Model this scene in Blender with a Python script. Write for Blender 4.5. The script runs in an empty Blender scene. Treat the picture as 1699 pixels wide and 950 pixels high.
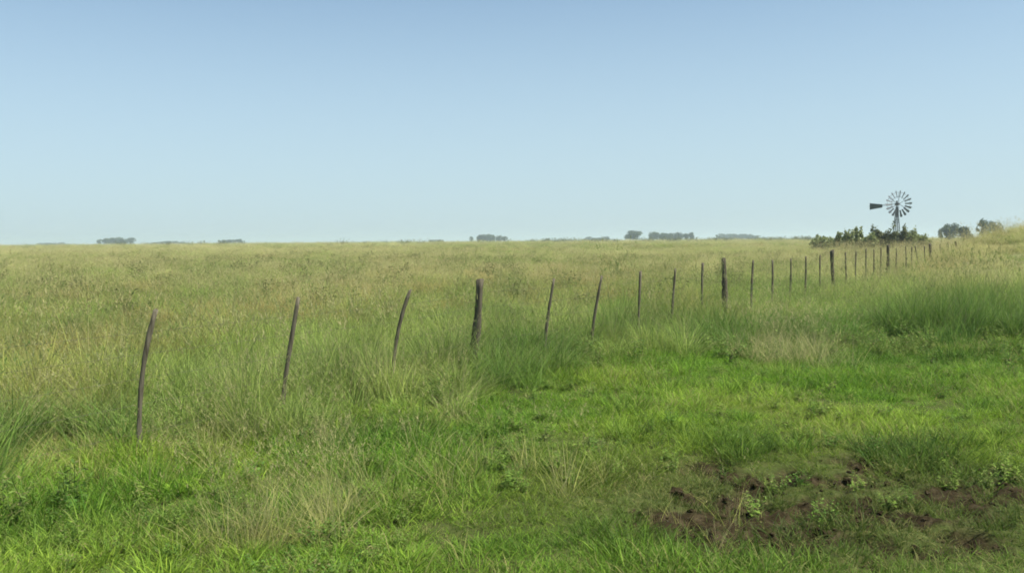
import bpy, bmesh, math, random
import numpy as np
from mathutils import Matrix, Vector

sc = bpy.context.scene
R = math.radians

# ------------------------------------------------------------------ camera
W, H, F = 1699.0, 950.0, 1471.0           # photo size and focal length in photo pixels
PITCH, ROLL, EYE = 2.96, -0.45, 1.6
cam_d = bpy.data.cameras.new('camera')
cam_d.sensor_width = 36.0
cam_d.lens = 36.0 * F / W
cam_d.clip_end = 20000
cam_d.clip_start = 0.05
cam = bpy.data.objects.new('camera', cam_d)
sc.collection.objects.link(cam)
cam.matrix_world = (Matrix.Translation((0, 0, EYE)) @ Matrix.Rotation(R(90 - PITCH), 4, 'X')
                    @ Matrix.Rotation(R(ROLL), 4, 'Z'))
sc.camera = cam
CM = cam.matrix_world.to_3x3()

# ------------------------------------------------------------------ sky, sun, exposure
SUN_AZ, SUN_EL = 112.0, 58.0               # degrees clockwise from straight ahead, and above the horizon
world = bpy.data.worlds.new('World')
sc.world = world
world.use_nodes = True
wn, wl = world.node_tree.nodes, world.node_tree.links
wn.clear()
sky = wn.new('ShaderNodeTexSky')
sky.sky_type = 'NISHITA'
sky.sun_disc = False
sky.sun_elevation = R(SUN_EL)
sky.sun_rotation = R(SUN_AZ)
sky.altitude = 0
sky.air_density = 0.45
sky.dust_density = 1.2
sky.ozone_density = 2.0
bg = wn.new('ShaderNodeBackground')
bg.inputs['Strength'].default_value = 0.125
wo = wn.new('ShaderNodeOutputWorld')
wb = wn.new('ShaderNodeMix'); wb.data_type = 'RGBA'; wb.blend_type = 'MULTIPLY'   # the camera's white balance
wb.inputs[0].default_value = 1.0
wb.inputs[7].default_value = (1.04, 1.20, 1.06, 1)
wl.new(sky.outputs[0], wb.inputs[6])
# pale humid air low in the sky, alike all round the horizon
wt = wn.new('ShaderNodeTexCoord'); wx_ = wn.new('ShaderNodeSeparateXYZ'); wr = wn.new('ShaderNodeMapRange')
wl.new(wt.outputs['Generated'], wx_.inputs[0]); wl.new(wx_.outputs['Z'], wr.inputs['Value'])
wr.interpolation_type = 'SMOOTHSTEP'
for k_, v_ in (('From Min', 0.0), ('From Max', 0.42), ('To Min', 0.85), ('To Max', 0.0)):
    wr.inputs[k_].default_value = v_
wh = wn.new('ShaderNodeMix'); wh.data_type = 'RGBA'
wl.new(wr.outputs[0], wh.inputs[0]); wl.new(wb.outputs[2], wh.inputs[6])
wh.inputs[7].default_value = (2.56, 3.20, 3.38, 1)
wl.new(wh.outputs[2], bg.inputs['Color'])
wl.new(bg.outputs[0], wo.inputs['Surface'])

sun_d = bpy.data.lights.new('sun', 'SUN')
sun_d.energy = 4.9
sun_d.angle = R(0.53)
sun_d.color = (1.0, 0.95, 0.87)
sun = bpy.data.objects.new('sun', sun_d)
sc.collection.objects.link(sun)
sdir = Vector((math.sin(R(SUN_AZ)) * math.cos(R(SUN_EL)), math.cos(R(SUN_AZ)) * math.cos(R(SUN_EL)), math.sin(R(SUN_EL))))
sun.rotation_euler = sdir.to_track_quat('Z', 'Y').to_euler()
sun.location = (30, 20, 60)

sc.view_settings.view_transform = 'Standard'
sc.view_settings.look = 'None'
sc.view_settings.gamma = 1.0
sc.view_settings.use_curve_mapping = False
sc.view_settings.exposure = 0.8
sc.render.engine = 'CYCLES'
sc.cycles.max_bounces = 5
sc.cycles.diffuse_bounces = 2
sc.cycles.transmission_bounces = 2
sc.cycles.use_adaptive_sampling = True
sc.cycles.adaptive_threshold = 0.015
sc.cycles.adaptive_min_samples = 32
sc.cycles.volume_bounces = 1
sc.cycles.transparent_max_bounces = 4
sc.cycles.filter_width = 1.8
sc.cycles.use_denoising = True

# ------------------------------------------------------------------ helpers
rng = np.random.default_rng(7)
random.seed(7)


def link(o, parent=None):
    sc.collection.objects.link(o)
    if parent is not None:
        o.parent = parent
    return o


def tag(o, label=None, cat=None, group=None, kind=None):
    for k, v in (('label', label), ('category', cat), ('group', group), ('kind', kind)):
        if v:
            o[k] = v
    return o


def empty(name, loc=(0, 0, 0), rz=0.0, label=None, cat=None, group=None):
    o = bpy.data.objects.new(name, None)
    o.empty_display_size = 0.3
    o.location = loc
    o.rotation_euler = (0, 0, rz)
    link(o)
    return tag(o, label, cat, group)


def mesh_from(name, verts, faces, mat=None, smooth=False, attrs=None):
    me = bpy.data.meshes.new(name)
    me.from_pydata([tuple(map(float, v)) for v in verts], [], faces)
    if attrs:
        for k, a in attrs.items():
            at = me.attributes.new(k, 'FLOAT', 'POINT')
            at.data.foreach_set('value', np.asarray(a, dtype=np.float32))
    if mat:
        me.materials.append(mat)
    if smooth:
        me.polygons.foreach_set('use_smooth', [True] * len(me.polygons))
    me.update()
    return me


def obj(name, me, parent=None):
    return link(bpy.data.objects.new(name, me), parent)


def ray(px, py):
    d = CM @ Vector(((px - W / 2) / F, -(py - H / 2) / F, -1.0))
    return d / d.y                         # scaled so that one unit is one metre of depth


def at_depth(px, py, D):
    d = ray(px, py)
    return Vector((d.x * D, D, EYE + d.z * D))


def gpt(px, py):
    """point on flat ground under a photo pixel"""
    d = ray(px, py)
    D = -EYE / d.z
    return np.array((d.x * D, D))


def hash2(ix, iy, seed):
    n = (ix.astype(np.int64) * 374761393 + iy.astype(np.int64) * 668265263 + seed * 974634777) & 0xFFFFFFFF
    n = ((n ^ (n >> 13)) * 1274126177) & 0xFFFFFFFF
    n = (n ^ (n >> 16)) & 0xFFFFFFFF
    return n / 4294967295.0


def vnoise(x, y, seed=0):
    x = np.asarray(x, float); y = np.asarray(y, float)
    ix = np.floor(x); iy = np.floor(y)
    fx = x - ix; fy = y - iy
    fx = fx * fx * (3 - 2 * fx); fy = fy * fy * (3 - 2 * fy)
    a = hash2(ix, iy, seed); b = hash2(ix + 1, iy, seed)
    c = hash2(ix, iy + 1, seed); d = hash2(ix + 1, iy + 1, seed)
    return (a + (b - a) * fx) * (1 - fy) + (c + (d - c) * fx) * fy


def fbm(x, y, seed=0, oct=4):
    s = 0; a = 0.5; t = 0
    for o in range(oct):
        s = s + a * vnoise(x * 2 ** o + 13.7 * o, y * 2 ** o - 7.1 * o, seed + o)
        t += a; a *= 0.5
    return s / t


def sstep(a, b, x):
    t = np.clip((np.asarray(x, float) - a) / (b - a), 0, 1)
    return t * t * (3 - 2 * t)


# fence line on the ground: depth and side at post number t (post 0 is the first thick one)
F0 = np.array((-0.43, 10.0))
FSTEP = np.array((0.7387, 1.114))
FU = FSTEP / np.linalg.norm(FSTEP)
FN = np.array((FU[1], -FU[0]))            # to the right of the fence


def side(x, y):
    return (np.asarray(x) - F0[0]) * FN[0] + (np.asarray(y) - F0[1]) * FN[1]


def blob(x, y, px, py, rx, ry):
    """soft spot round the ground point under a photo pixel (radii in metres)"""
    c = gpt(px, py)
    return np.exp(-(((x - c[0]) / rx) ** 2 + ((y - c[1]) / ry) ** 2))


def mud_mask(x, y):
    m = np.maximum.reduce([
        0.95 * blob(x, y, 1370, 830, 1.1, 0.8), 0.85 * blob(x, y, 1170, 895, 0.45, 0.2),
        0.8 * blob(x, y, 1500, 800, 0.75, 0.65), 0.8 * blob(x, y, 1240, 790, 0.45, 0.5),
        0.3 * blob(x, y, 1600, 830, 0.45, 0.3)])
    n = fbm(x * 3.6, y * 5.0, 31, 4)
    return np.clip((m + (n - 0.5) * 2.5 - 0.16) * 2.4, 0, 1) * sstep(0.12, 0.32, m)


def hgt(x, y):
    x = np.asarray(x, float); y = np.asarray(y, float)
    s = side(x, y)
    z = (fbm(x * 0.35, y * 0.35, 3, 3) - 0.5) * 0.16 * sstep(60, 20, y)
    z = z + (fbm(x * 0.02, y * 0.02, 5, 3) - 0.5) * 0.5 * sstep(25, 80, y) * sstep(1500, 300, y)
    # grassy embankment climbing on the right, beyond the lane
    bank = 1.95 * sstep(-2.5, 4.0, s) * sstep(22, 48, y) * sstep(110, 70, y)
    bank = bank + 0.25 * sstep(2.0, 6.5, s) * sstep(9, 20, y) * sstep(160, 90, y)
    z = z + bank
    z = z - 0.07 * blob(x, y, 1370, 830, 1.3, 0.9)
    m = mud_mask(x, y)
    z = z + m * ((fbm(x * 8, y * 8, 41, 4) - 0.58) * 0.19 - 0.02)
    return z


def h1(x, y):
    return float(hgt(np.array([x]), np.array([y]))[0])


# ------------------------------------------------------------------ materials
def new_mat(name):
    m = bpy.data.materials.new(name)
    m.use_nodes = True
    m.node_tree.nodes.clear()
    return m, m.node_tree.nodes, m.node_tree.links


def mixc(n, l, fac, a, b, mode='MIX'):
    x = n.new('ShaderNodeMix'); x.data_type = 'RGBA'; x.blend_type = mode
    for sock, v in ((x.inputs[0], fac), (x.inputs[6], a), (x.inputs[7], b)):
        if isinstance(v, bpy.types.NodeSocket):
            l.new(v, sock)
        elif isinstance(v, (int, float)):
            sock.default_value = v
        else:
            sock.default_value = (*v, 1)
    return x.outputs[2]


def math_n(n, l, op, a, b=None, clamp=False):
    x = n.new('ShaderNodeMath'); x.operation = op; x.use_clamp = clamp
    for i, v in enumerate((a, b)):
        if v is None:
            continue
        if isinstance(v, bpy.types.NodeSocket):
            l.new(v, x.inputs[i])
        else:
            x.inputs[i].default_value = v
    return x.outputs[0]


def noise_n(n, l, scale, detail=4, vec=None, rough=0.55):
    x = n.new('ShaderNodeTexNoise')
    x.inputs['Scale'].default_value = scale
    x.inputs['Detail'].default_value = detail
    x.inputs['Roughness'].default_value = rough
    if vec is not None:
        l.new(vec, x.inputs['Vector'])
    return x.outputs[0]


def ramp_n(n, l, fac, stops):
    r = n.new('ShaderNodeValToRGB')
    el = r.color_ramp.elements
    while len(el) < len(stops):
        el.new(0.5)
    for e, (p, c) in zip(el, stops):
        e.position = p; e.color = (*c, 1)
    l.new(fac, r.inputs[0])
    return r.outputs[0]


def leaf_surface(n, l, col, trans=0.35, rough=0.5, spec=0.25, tcol=None):
    p = n.new('ShaderNodeBsdfPrincipled')
    p.inputs['Roughness'].default_value = rough
    p.inputs['Specular IOR Level'].default_value = spec
    l.new(col, p.inputs['Base Color'])
    t = n.new('ShaderNodeBsdfTranslucent')
    l.new(col if tcol is None else tcol, t.inputs['Color'])
    mx = n.new('ShaderNodeMixShader'); mx.inputs[0].default_value = trans
    l.new(p.outputs[0], mx.inputs[1]); l.new(t.outputs[0], mx.inputs[2])
    o = n.new('ShaderNodeOutputMaterial')
    l.new(mx.outputs[0], o.inputs['Surface'])


def attr(n, name, kind='GEOMETRY'):
    a = n.new('ShaderNodeAttribute'); a.attribute_name = name; a.attribute_type = kind
    return a


def grass_mat(name, straw=(0.40, 0.34, 0.17), trans=0.35, spec=0.2, tipdry=0.35):
    """blade colour: the tuft's own tint, some blades and blade tips dried to straw"""
    m, n, l = new_mat(name)
    tint = attr(n, 'tint', 'INSTANCER').outputs['Color']
    dry = attr(n, 'dry', 'INSTANCER').outputs['Fac']
    bl = attr(n, 'blade').outputs['Fac']
    tip = attr(n, 'tip').outputs['Fac']
    v = math_n(n, l, 'MULTIPLY_ADD', bl, 0.9); v.node.inputs[2].default_value = 0.55
    hsv = n.new('ShaderNodeHueSaturation')
    hsv.inputs['Saturation'].default_value = 1.0
    l.new(v, hsv.inputs['Value']); l.new(tint, hsv.inputs['Color'])
    hh = math_n(n, l, 'MULTIPLY_ADD', bl, -0.035); hh.node.inputs[2].default_value = 0.517
    l.new(hh, hsv.inputs['Hue'])
    # dried blades: those whose random number is under the tuft's dryness; tips dry first
    a = math_n(n, l, 'SUBTRACT', dry, bl)
    a = math_n(n, l, 'MULTIPLY_ADD', tip, tipdry)
    nd = a.node; 
    s = math_n(n, l, 'SUBTRACT', dry, bl)
    l.new(s, nd.inputs[2])
    f = math_n(n, l, 'MULTIPLY', a, 2.2, clamp=True)
    f = math_n(n, l, 'MULTIPLY', f, 0.9)
    col = mixc(n, l, f, hsv.outputs[0], straw)
    leaf_surface(n, l, col, trans, 0.6, spec)
    return m


def ground_mat():
    m, n, l = new_mat('ground_soil_and_turf')
    g = n.new('ShaderNodeNewGeometry').outputs['Position']
    mud = attr(n, 'mud').outputs['Fac']
    tall = attr(n, 'tall').outputs['Fac']
    n1 = noise_n(n, l, 0.9, 6, g); n2 = noise_n(n, l, 14, 5, g); n3 = noise_n(n, l, 0.03, 6, g, 0.65)
    turf = ramp_n(n, l, n1, [(0.3, (0.035, 0.055, 0.012)), (0.7, (0.06, 0.085, 0.02))])
    thatch = ramp_n(n, l, n2, [(0.3, (0.040, 0.048, 0.015)), (0.7, (0.085, 0.085, 0.032))])
    far = ramp_n(n, l, n3, [(0.30, (0.12, 0.14, 0.055)), (0.5, (0.17, 0.18, 0.075)), (0.7, (0.22, 0.20, 0.10))])
    soil = ramp_n(n, l, n2, [(0.25, (0.011, 0.0085, 0.0045)), (0.5, (0.028, 0.0215, 0.011)), (0.8, (0.075, 0.060, 0.033))])
    base = mixc(n, l, n2, turf, thatch)
    base = mixc(n, l, tall, base, far)
    col = mixc(n, l, mud, base, soil)
    p = n.new('ShaderNodeBsdfPrincipled')
    p.inputs['Roughness'].default_value = 0.95
    p.inputs['Specular IOR Level'].default_value = 0.03
    l.new(col, p.inputs['Base Color'])
    b = n.new('ShaderNodeBump'); b.inputs['Strength'].default_value = 0.6; b.inputs['Distance'].default_value = 0.03
    l.new(noise_n(n, l, 35, 6, g), b.inputs['Height']); l.new(b.outputs[0], p.inputs['Normal'])
    o = n.new('ShaderNodeOutputMaterial'); l.new(p.outputs[0], o.inputs['Surface'])
    return m


def wood_mat(name, dark, light):
    m, n, l = new_mat(name)
    tc = n.new('ShaderNodeTexCoord').outputs['Object']
    mp = n.new('ShaderNodeMapping'); mp.inputs['Scale'].default_value = (30, 30, 2.2)
    l.new(tc, mp.inputs['Vector'])
    a = noise_n(n, l, 1.5, 6, mp.outputs[0], 0.65)
    c = ramp_n(n, l, a, [(0.3, dark), (0.7, light)])
    c = mixc(n, l, math_n(n, l, 'MULTIPLY', noise_n(n, l, 5, 3, tc), 0.35), c, (0.10, 0.10, 0.055))
    p = n.new('ShaderNodeBsdfPrincipled'); p.inputs['Roughness'].default_value = 0.9; p.inputs['Specular IOR Level'].default_value = 0.1
    l.new(c, p.inputs['Base Color'])
    b = n.new('ShaderNodeBump'); b.inputs['Strength'].default_value = 0.7; b.inputs['Distance'].default_value = 0.006
    l.new(a, b.inputs['Height']); l.new(b.outputs[0], p.inputs['Normal'])
    o = n.new('ShaderNodeOutputMaterial'); l.new(p.outputs[0], o.inputs['Surface'])
    return m


def metal_mat(name, c0, c1, metallic=0.6, rough=0.5):
    m, n, l = new_mat(name)
    tc = n.new('ShaderNodeTexCoord').outputs['Object']
    c = ramp_n(n, l, noise_n(n, l, 3.0, 5, tc), [(0.35, c0), (0.7, c1)])
    p = n.new('ShaderNodeBsdfPrincipled')
    p.inputs['Roughness'].default_value = rough; p.inputs['Metallic'].default_value = metallic
    l.new(c, p.inputs['Base Color'])
    o = n.new('ShaderNodeOutputMaterial'); l.new(p.outputs[0], o.inputs['Surface'])
    return m


def foliage_mat(name, c0, c1, trans=0.3):
    m, n, l = new_mat(name)
    bl = attr(n, 'blade').outputs['Fac']
    rnd = n.new('ShaderNodeObjectInfo').outputs['Random']
    f = math_n(n, l, 'MULTIPLY_ADD', rnd, 0.35); l.new(math_n(n, l, 'MULTIPLY', bl, 0.75), f.node.inputs[2])
    c = ramp_n(n, l, f, [(0.1, c0), (0.9, c1)])
    leaf_surface(n, l, c, trans)
    return m


M = {}
M['ground'] = ground_mat()
M['lane_grass'] = grass_mat('lane_grass_blades', (0.36, 0.33, 0.12), 0.42, 0.12, 0.12)
M['tall_grass'] = grass_mat('tall_grass_blades', (0.46, 0.41, 0.20), 0.44, 0.12, 0.28)
M['weed'] = grass_mat('weed_leaves', (0.30, 0.25, 0.12), 0.4, 0.05)
M['thin_wood'] = wood_mat('weathered_thin_wood', (0.034, 0.028, 0.019), (0.18, 0.155, 0.115))
M['thick_wood'] = wood_mat('old_dark_hardwood', (0.024, 0.020, 0.014), (0.135, 0.115, 0.085))
M['wire'] = metal_mat('dull_fence_wire', (0.05, 0.042, 0.032), (0.10, 0.085, 0.065), 0.1, 0.8)
M['galv'] = metal_mat('weathered_galvanised_steel', (0.07, 0.08, 0.085), (0.12, 0.13, 0.135), 0.2, 0.6)
M['vane'] = metal_mat('dark_vane_paint', (0.045, 0.06, 0.06), (0.08, 0.10, 0.10), 0.1, 0.6)
M['bark'] = wood_mat('tree_bark', (0.06, 0.05, 0.04), (0.16, 0.13, 0.10))
M['tree_leaf'] = foliage_mat('tree_leaves', (0.040, 0.065, 0.028), (0.085, 0.12, 0.05))
M['shrub_leaf'] = foliage_mat('shrub_leaves', (0.15, 0.185, 0.06), (0.27, 0.30, 0.12))
M['dark_shrub_leaf'] = foliage_mat('dark_shrub_leaves', (0.075, 0.09, 0.03), (0.15, 0.165, 0.06))
M['soil'] = None

# ------------------------------------------------------------------ the ground: one sheet to the horizon
def graded(lo, hi, fine, step, growth):
    v = list(np.arange(fine[0], fine[1], step))
    d = step; x = v[-1]
    while x < hi:
        d = d * growth; x += d; v.append(min(x, hi))
    d = step; x = v[0]
    while x > lo:
        d = d * growth; x -= d; v.insert(0, max(x, lo))
    return np.array(v)


gx = graded(-5200, 5200, (0.2, 4.8), 0.045, 1.055)
gy = graded(-60, 5200, (4.0, 7.4), 0.045, 1.05)
GX, GY = np.meshgrid(gx, gy)
GZ = hgt(GX.ravel(), GY.ravel())
nx, ny = len(gx), len(gy)
gm = bpy.data.meshes.new('ground')
co = np.stack([GX.ravel(), GY.ravel(), GZ], 1).astype(np.float32)
ii = (np.arange(ny - 1)[:, None] * nx + np.arange(nx - 1)[None, :]).ravel()
quads = np.stack([ii, ii + 1, ii + nx + 1, ii + nx], 1)
gm.vertices.add(len(co)); gm.vertices.foreach_set('co', co.ravel())
gm.loops.add(quads.size); gm.loops.foreach_set('vertex_index', quads.ravel().astype(np.int32))
gm.polygons.add(len(quads))
gm.polygons.foreach_set('loop_start', np.arange(0, quads.size, 4, dtype=np.int32))
gm.polygons.foreach_set('use_smooth', np.ones(len(quads), bool))
gm.update(calc_edges=True)
S_ = side(GX.ravel(), GY.ravel())
for k, a in (('mud', mud_mask(GX.ravel(), GY.ravel())), ('tall', np.maximum(sstep(0.4, -0.4, S_), sstep(12, 20, GY.ravel())))):
    gm.attributes.new(k, 'FLOAT', 'POINT').data.foreach_set('value', a.astype(np.float32))
gm.materials.append(M['ground'])
tag(obj('ground', gm), 'grassy pasture ground with a muddy trampled patch beside the fence', None, None, 'structure')

# ------------------------------------------------------------------ grass
def tuft_mesh(name, mat, nb, h, hvar, spread, bend, width, segs, seed, stalks=0, flat=0.0, patch=0.0, sub=1):
    """curved tapering blades in one or several tufts spread over a patch; stalks carry a loose seed head"""
    r = np.random.default_rng(seed)
    V, Fc, B, T = [], [], [], []

    def ribbon(p0, az, L, lean0, bendv, w, segs, b, wprof, tip0=0.0, twist=None):
        base = len(V)
        d = np.array((math.cos(az), math.sin(az)))
        tw = r.uniform(0, math.pi) if twist is None else twist
        sx = np.array((math.cos(tw), math.sin(tw), 0))
        p = np.array((p0[0], p0[1], p0[2])); ang = lean0
        for k in range(segs + 1):
            t = k / segs
            ww = w * wprof(t)
            if k < segs:
                V.append(p - sx * ww / 2); V.append(p + sx * ww / 2)
                B.extend((b, b)); T.extend((max(t, tip0),) * 2)
            else:
                V.append(p.copy()); B.append(b); T.append(1.0)
            step = L / segs
            p = p + np.array((d[0] * math.sin(ang), d[1] * math.sin(ang), math.cos(ang))) * step
            ang += bendv / segs
        for k in range(segs - 1):
            a = base + 2 * k
            Fc.append((a, a + 1, a + 3, a + 2))
        a = base + 2 * (segs - 1)
        Fc.append((a, a + 1, a + 2))
        return p, ang

    cs = [np.array((patch * math.sqrt(q_) * math.cos(a_), patch * math.sqrt(q_) * math.sin(a_))) for q_, a_ in r.uniform(0, 1, (sub, 2)) * (1, 6.283)]
    hsub = r.uniform(0.65, 1.25, sub) if sub > 1 else np.ones(1)
    bsub = r.uniform(-0.22, 0.22, sub) if sub > 1 else np.zeros(1)
    for i in range(nb * sub):
        k0 = i % sub; c0 = cs[k0]
        q = spread * math.sqrt(r.random()); a = r.uniform(0, 2 * math.pi)
        az = a + r.normal(0, 0.9)
        L = h * (1 + hvar * r.uniform(-1, 1)) * hsub[k0]
        lean = min(1.2, abs(r.normal(0.0, 0.22)) + 0.25 * q / max(spread, 1e-3) + flat * r.random())
        ribbon((c0[0] + q * math.cos(a), c0[1] + q * math.sin(a), -0.02), az, L, lean, bend * r.uniform(0.3, 1.3),
               width * r.uniform(0.6, 1.25), segs, min(1, max(0, r.random() + bsub[k0])), lambda t: (1 - t ** 1.7) * (0.75 + 0.25 * min(1, 4 * t)))
    for i in range(stalks * sub):
        c0 = cs[i % sub]
        q = spread * 0.7 * math.sqrt(r.random()); a = r.uniform(0, 2 * math.pi)
        az = a + r.normal(0, 0.6)
        L = h * r.uniform(1.1, 1.55)
        b = r.uniform(0.0, 0.25)
        p, ang = ribbon((c0[0] + q * math.cos(a), c0[1] + q * math.sin(a), -0.02), az, L, abs(r.normal(0.05, 0.13)), r.uniform(0.1, 0.5),
                        width * 0.55, 3, b, lambda t: 1 - 0.6 * t, 0.5)
        for j in range(7):                  # seed head spikelets
            k = r.uniform(-0.22, 0.02) * L
            dd = np.array((math.cos(az) * math.sin(ang), math.sin(az) * math.sin(ang), math.cos(ang)))
            ribbon(p + dd * k * 0.9, r.uniform(0, 6.28), 0.085 * h * r.uniform(0.6, 1.4), r.uniform(0.3, 1.0), 0.5,
                   width * 1.1, 2, b, lambda t: 1 - t, 0.9)
    return mesh_from(name, V, Fc, mat, False, {'blade': B, 'tip': T})


def weed_mesh(name, mat, seed, h=0.4, stems=6):
    """a leafy weed: leaning stems carrying oval leaves"""
    r = np.random.default_rng(seed)
    V, Fc, B, T = [], [], [], []
    for s_ in range(stems):
        az = r.uniform(0, 6.28); ang = abs(r.normal(0.15, 0.2)); L = h * r.uniform(0.6, 1.1)
        p = np.array((r.normal(0, 0.05), r.normal(0, 0.05), -0.02))
        n = 8
        for k in range(n):
            d = np.array((math.cos(az) * math.sin(ang), math.sin(az) * math.sin(ang), math.cos(ang)))
            q = p + d * L / n
            b = r.random(); base = len(V)
            o = np.array((-math.sin(az), math.cos(az), 0)) * 0.0025
            V += [p - o, p + o, q + o, q - o]; B += [b] * 4; T += [0.2] * 4; Fc.append((base, base + 1, base + 2, base + 3))
            for _ in range(3):
                la = r.uniform(0, 6.28); le = r.uniform(-0.3, 0.8); ll = h * r.uniform(0.10, 0.22) * (1.1 - 0.5 * k / n)
                ld = np.array((math.cos(la) * math.cos(le), math.sin(la) * math.cos(le), math.sin(le)))
                lw = np.cross(ld, (0, 0, 1)); lw = lw / (np.linalg.norm(lw) + 1e-6) * ll * 0.17
                lw = lw + np.array((0, 0, r.normal(0, 0.25) * ll * 0.22))
                base = len(V); b = r.random()
                V += [q, q + ld * ll * 0.5 + lw, q + ld * ll + np.array((0, 0, -0.12 * ll)), q + ld * ll * 0.5 - lw]
                B += [b] * 4; T += [0, .4, .8, .4]
                Fc.append((base, base + 1, base + 2, base + 3))
            p = q; ang += r.normal(0.03, 0.08)
    return mesh_from(name, V, Fc, mat, False, {'blade': B, 'tip': T})


def proto_collection(name, meshes):
    c = bpy.data.collections.new(name)
    for i, me in enumerate(meshes):
        c.objects.link(bpy.data.objects.new('%s_%02d' % (name, i), me))
    return c


def scatter_object(name, P, scl, tint, dry, coll, nvar, label, tilt=0.12, seed=1):
    """one vegetation object: points carrying tufts"""
    r = np.random.default_rng(seed)
    N = len(P)
    me = bpy.data.meshes.new(name)
    me.vertices.add(N)
    me.vertices.foreach_set('co', P.astype(np.float32).ravel())
    rot = np.stack([r.normal(0, tilt, N), r.normal(0, tilt, N), r.uniform(0, 6.283, N)], 1).astype(np.float32)

    def put(k, ty, data, field):
        me.attributes.new(k, ty, 'POINT').data.foreach_set(field, data.ravel())
    put('rot', 'FLOAT_VECTOR', rot, 'vector')
    put('scl', 'FLOAT_VECTOR', scl.astype(np.float32), 'vector')
    put('tint', 'FLOAT_VECTOR', tint.astype(np.float32), 'vector')
    put('dry', 'FLOAT', dry.astype(np.float32), 'value')
    put('var', 'INT', r.integers(0, nvar, N).astype(np.int32), 'value')
    me.update()
    o = obj(name, me)
    ng = bpy.data.node_groups.new(name + '_scatter', 'GeometryNodeTree')
    ng.interface.new_socket('Geometry', in_out='INPUT', socket_type='NodeSocketGeometry')
    ng.interface.new_socket('Geometry', in_out='OUTPUT', socket_type='NodeSocketGeometry')
    n, l = ng.nodes, ng.links
    gi = n.new('NodeGroupInput'); go = n.new('NodeGroupOutput')
    ci = n.new('GeometryNodeCollectionInfo')
    ci.inputs['Collection'].default_value = coll
    ci.inputs['Separate Children'].default_value = True
    ci.inputs['Reset Children'].default_value = True
    ip = n.new('GeometryNodeInstanceOnPoints')
    ip.inputs['Pick Instance'].default_value = True

    def na(k, ty):
        a = n.new('GeometryNodeInputNamedAttribute'); a.data_type = ty; a.inputs['Name'].default_value = k
        return a.outputs['Attribute']
    e2r = n.new('FunctionNodeEulerToRotation')
    l.new(na('rot', 'FLOAT_VECTOR'), e2r.inputs[0])
    l.new(gi.outputs[0], ip.inputs['Points'])
    l.new(ci.outputs[0], ip.inputs['Instance'])
    l.new(na('var', 'INT'), ip.inputs['Instance Index'])
    l.new(e2r.outputs[0], ip.inputs['Rotation'])
    l.new(na('scl', 'FLOAT_VECTOR'), ip.inputs['Scale'])
    l.new(ip.outputs[0], go.inputs[0])
    md = o.modifiers.new('scatter', 'NODES'); md.node_group = ng
    return tag(o, label, 'grass', None, 'stuff')


def sample(bands, half=42, near_half=80, near=9.0, seed=0):
    r = np.random.default_rng(seed)
    out = []
    for d0, d1, dens in bands:
        th = R(near_half if d1 <= near else half)
        n = int(th * (d1 ** 2 - d0 ** 2) * dens)
        D = np.sqrt(r.uniform(d0 ** 2, d1 ** 2, n)); a = r.uniform(-th, th, n)
        out.append(np.stack([D * np.sin(a), D * np.cos(a)], 1))
    return np.concatenate(out)


def sample_even(bands, half=42, near_half=80, near=9.0, seed=0):
    """like sample, but on a jittered grid, so that the cover has no chance holes"""
    r = np.random.default_rng(seed)
    out = []
    for d0, d1, dens in bands:
        th = R(near_half if d1 <= near else half)
        c = 1.0 / math.sqrt(dens)
        ax_ = np.arange(-d1, d1 + c, c); ay_ = np.arange(0, d1 + c, c)
        X, Y = np.meshgrid(ax_, ay_)
        X = X.ravel() + r.uniform(-0.5, 0.5, X.size) * c; Y = Y.ravel() + r.uniform(-0.5, 0.5, Y.size) * c
        D_ = np.hypot(X, Y)
        k = (D_ >= d0) & (D_ < d1) & (np.abs(np.arctan2(X, Y)) < th)
        out.append(np.stack([X[k], Y[k]], 1))
    return np.concatenate(out)


def lerp(a, b, t):
    return np.asarray(a)[None, :] * (1 - t[:, None]) + np.asarray(b)[None, :] * t[:, None]


# colours of living and dried leaf (linear base colours)
C_LAWN, C_LAWN2, C_DEEP = (0.132, 0.262, 0.026), (0.208, 0.322, 0.038), (0.055, 0.130, 0.024)
C_OLIVE, C_OLIVE2, C_RED = (0.215, 0.290, 0.068), (0.29, 0.325, 0.105), (0.29, 0.18, 0.075)

# zones -------------------------------------------------------------
def zone_tall(x, y):
    """0..1: how much the tall uncut grass stands here"""
    s = side(x, y)
    wob = (fbm(x * 0.8, y * 0.8, 17, 3) - 0.5)
    reach = 0.35 + 0.85 * sstep(6.5, 8.5, y)
    left = sstep(reach, reach - 1.1, s + wob * 1.5)
    # the uncut right hand side, beyond the lawn strip
    right = sstep(11.5, 14.5, y + wob * 5 - 0.12 * x)
    return np.clip(np.maximum(left, right), 0, 1)


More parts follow.
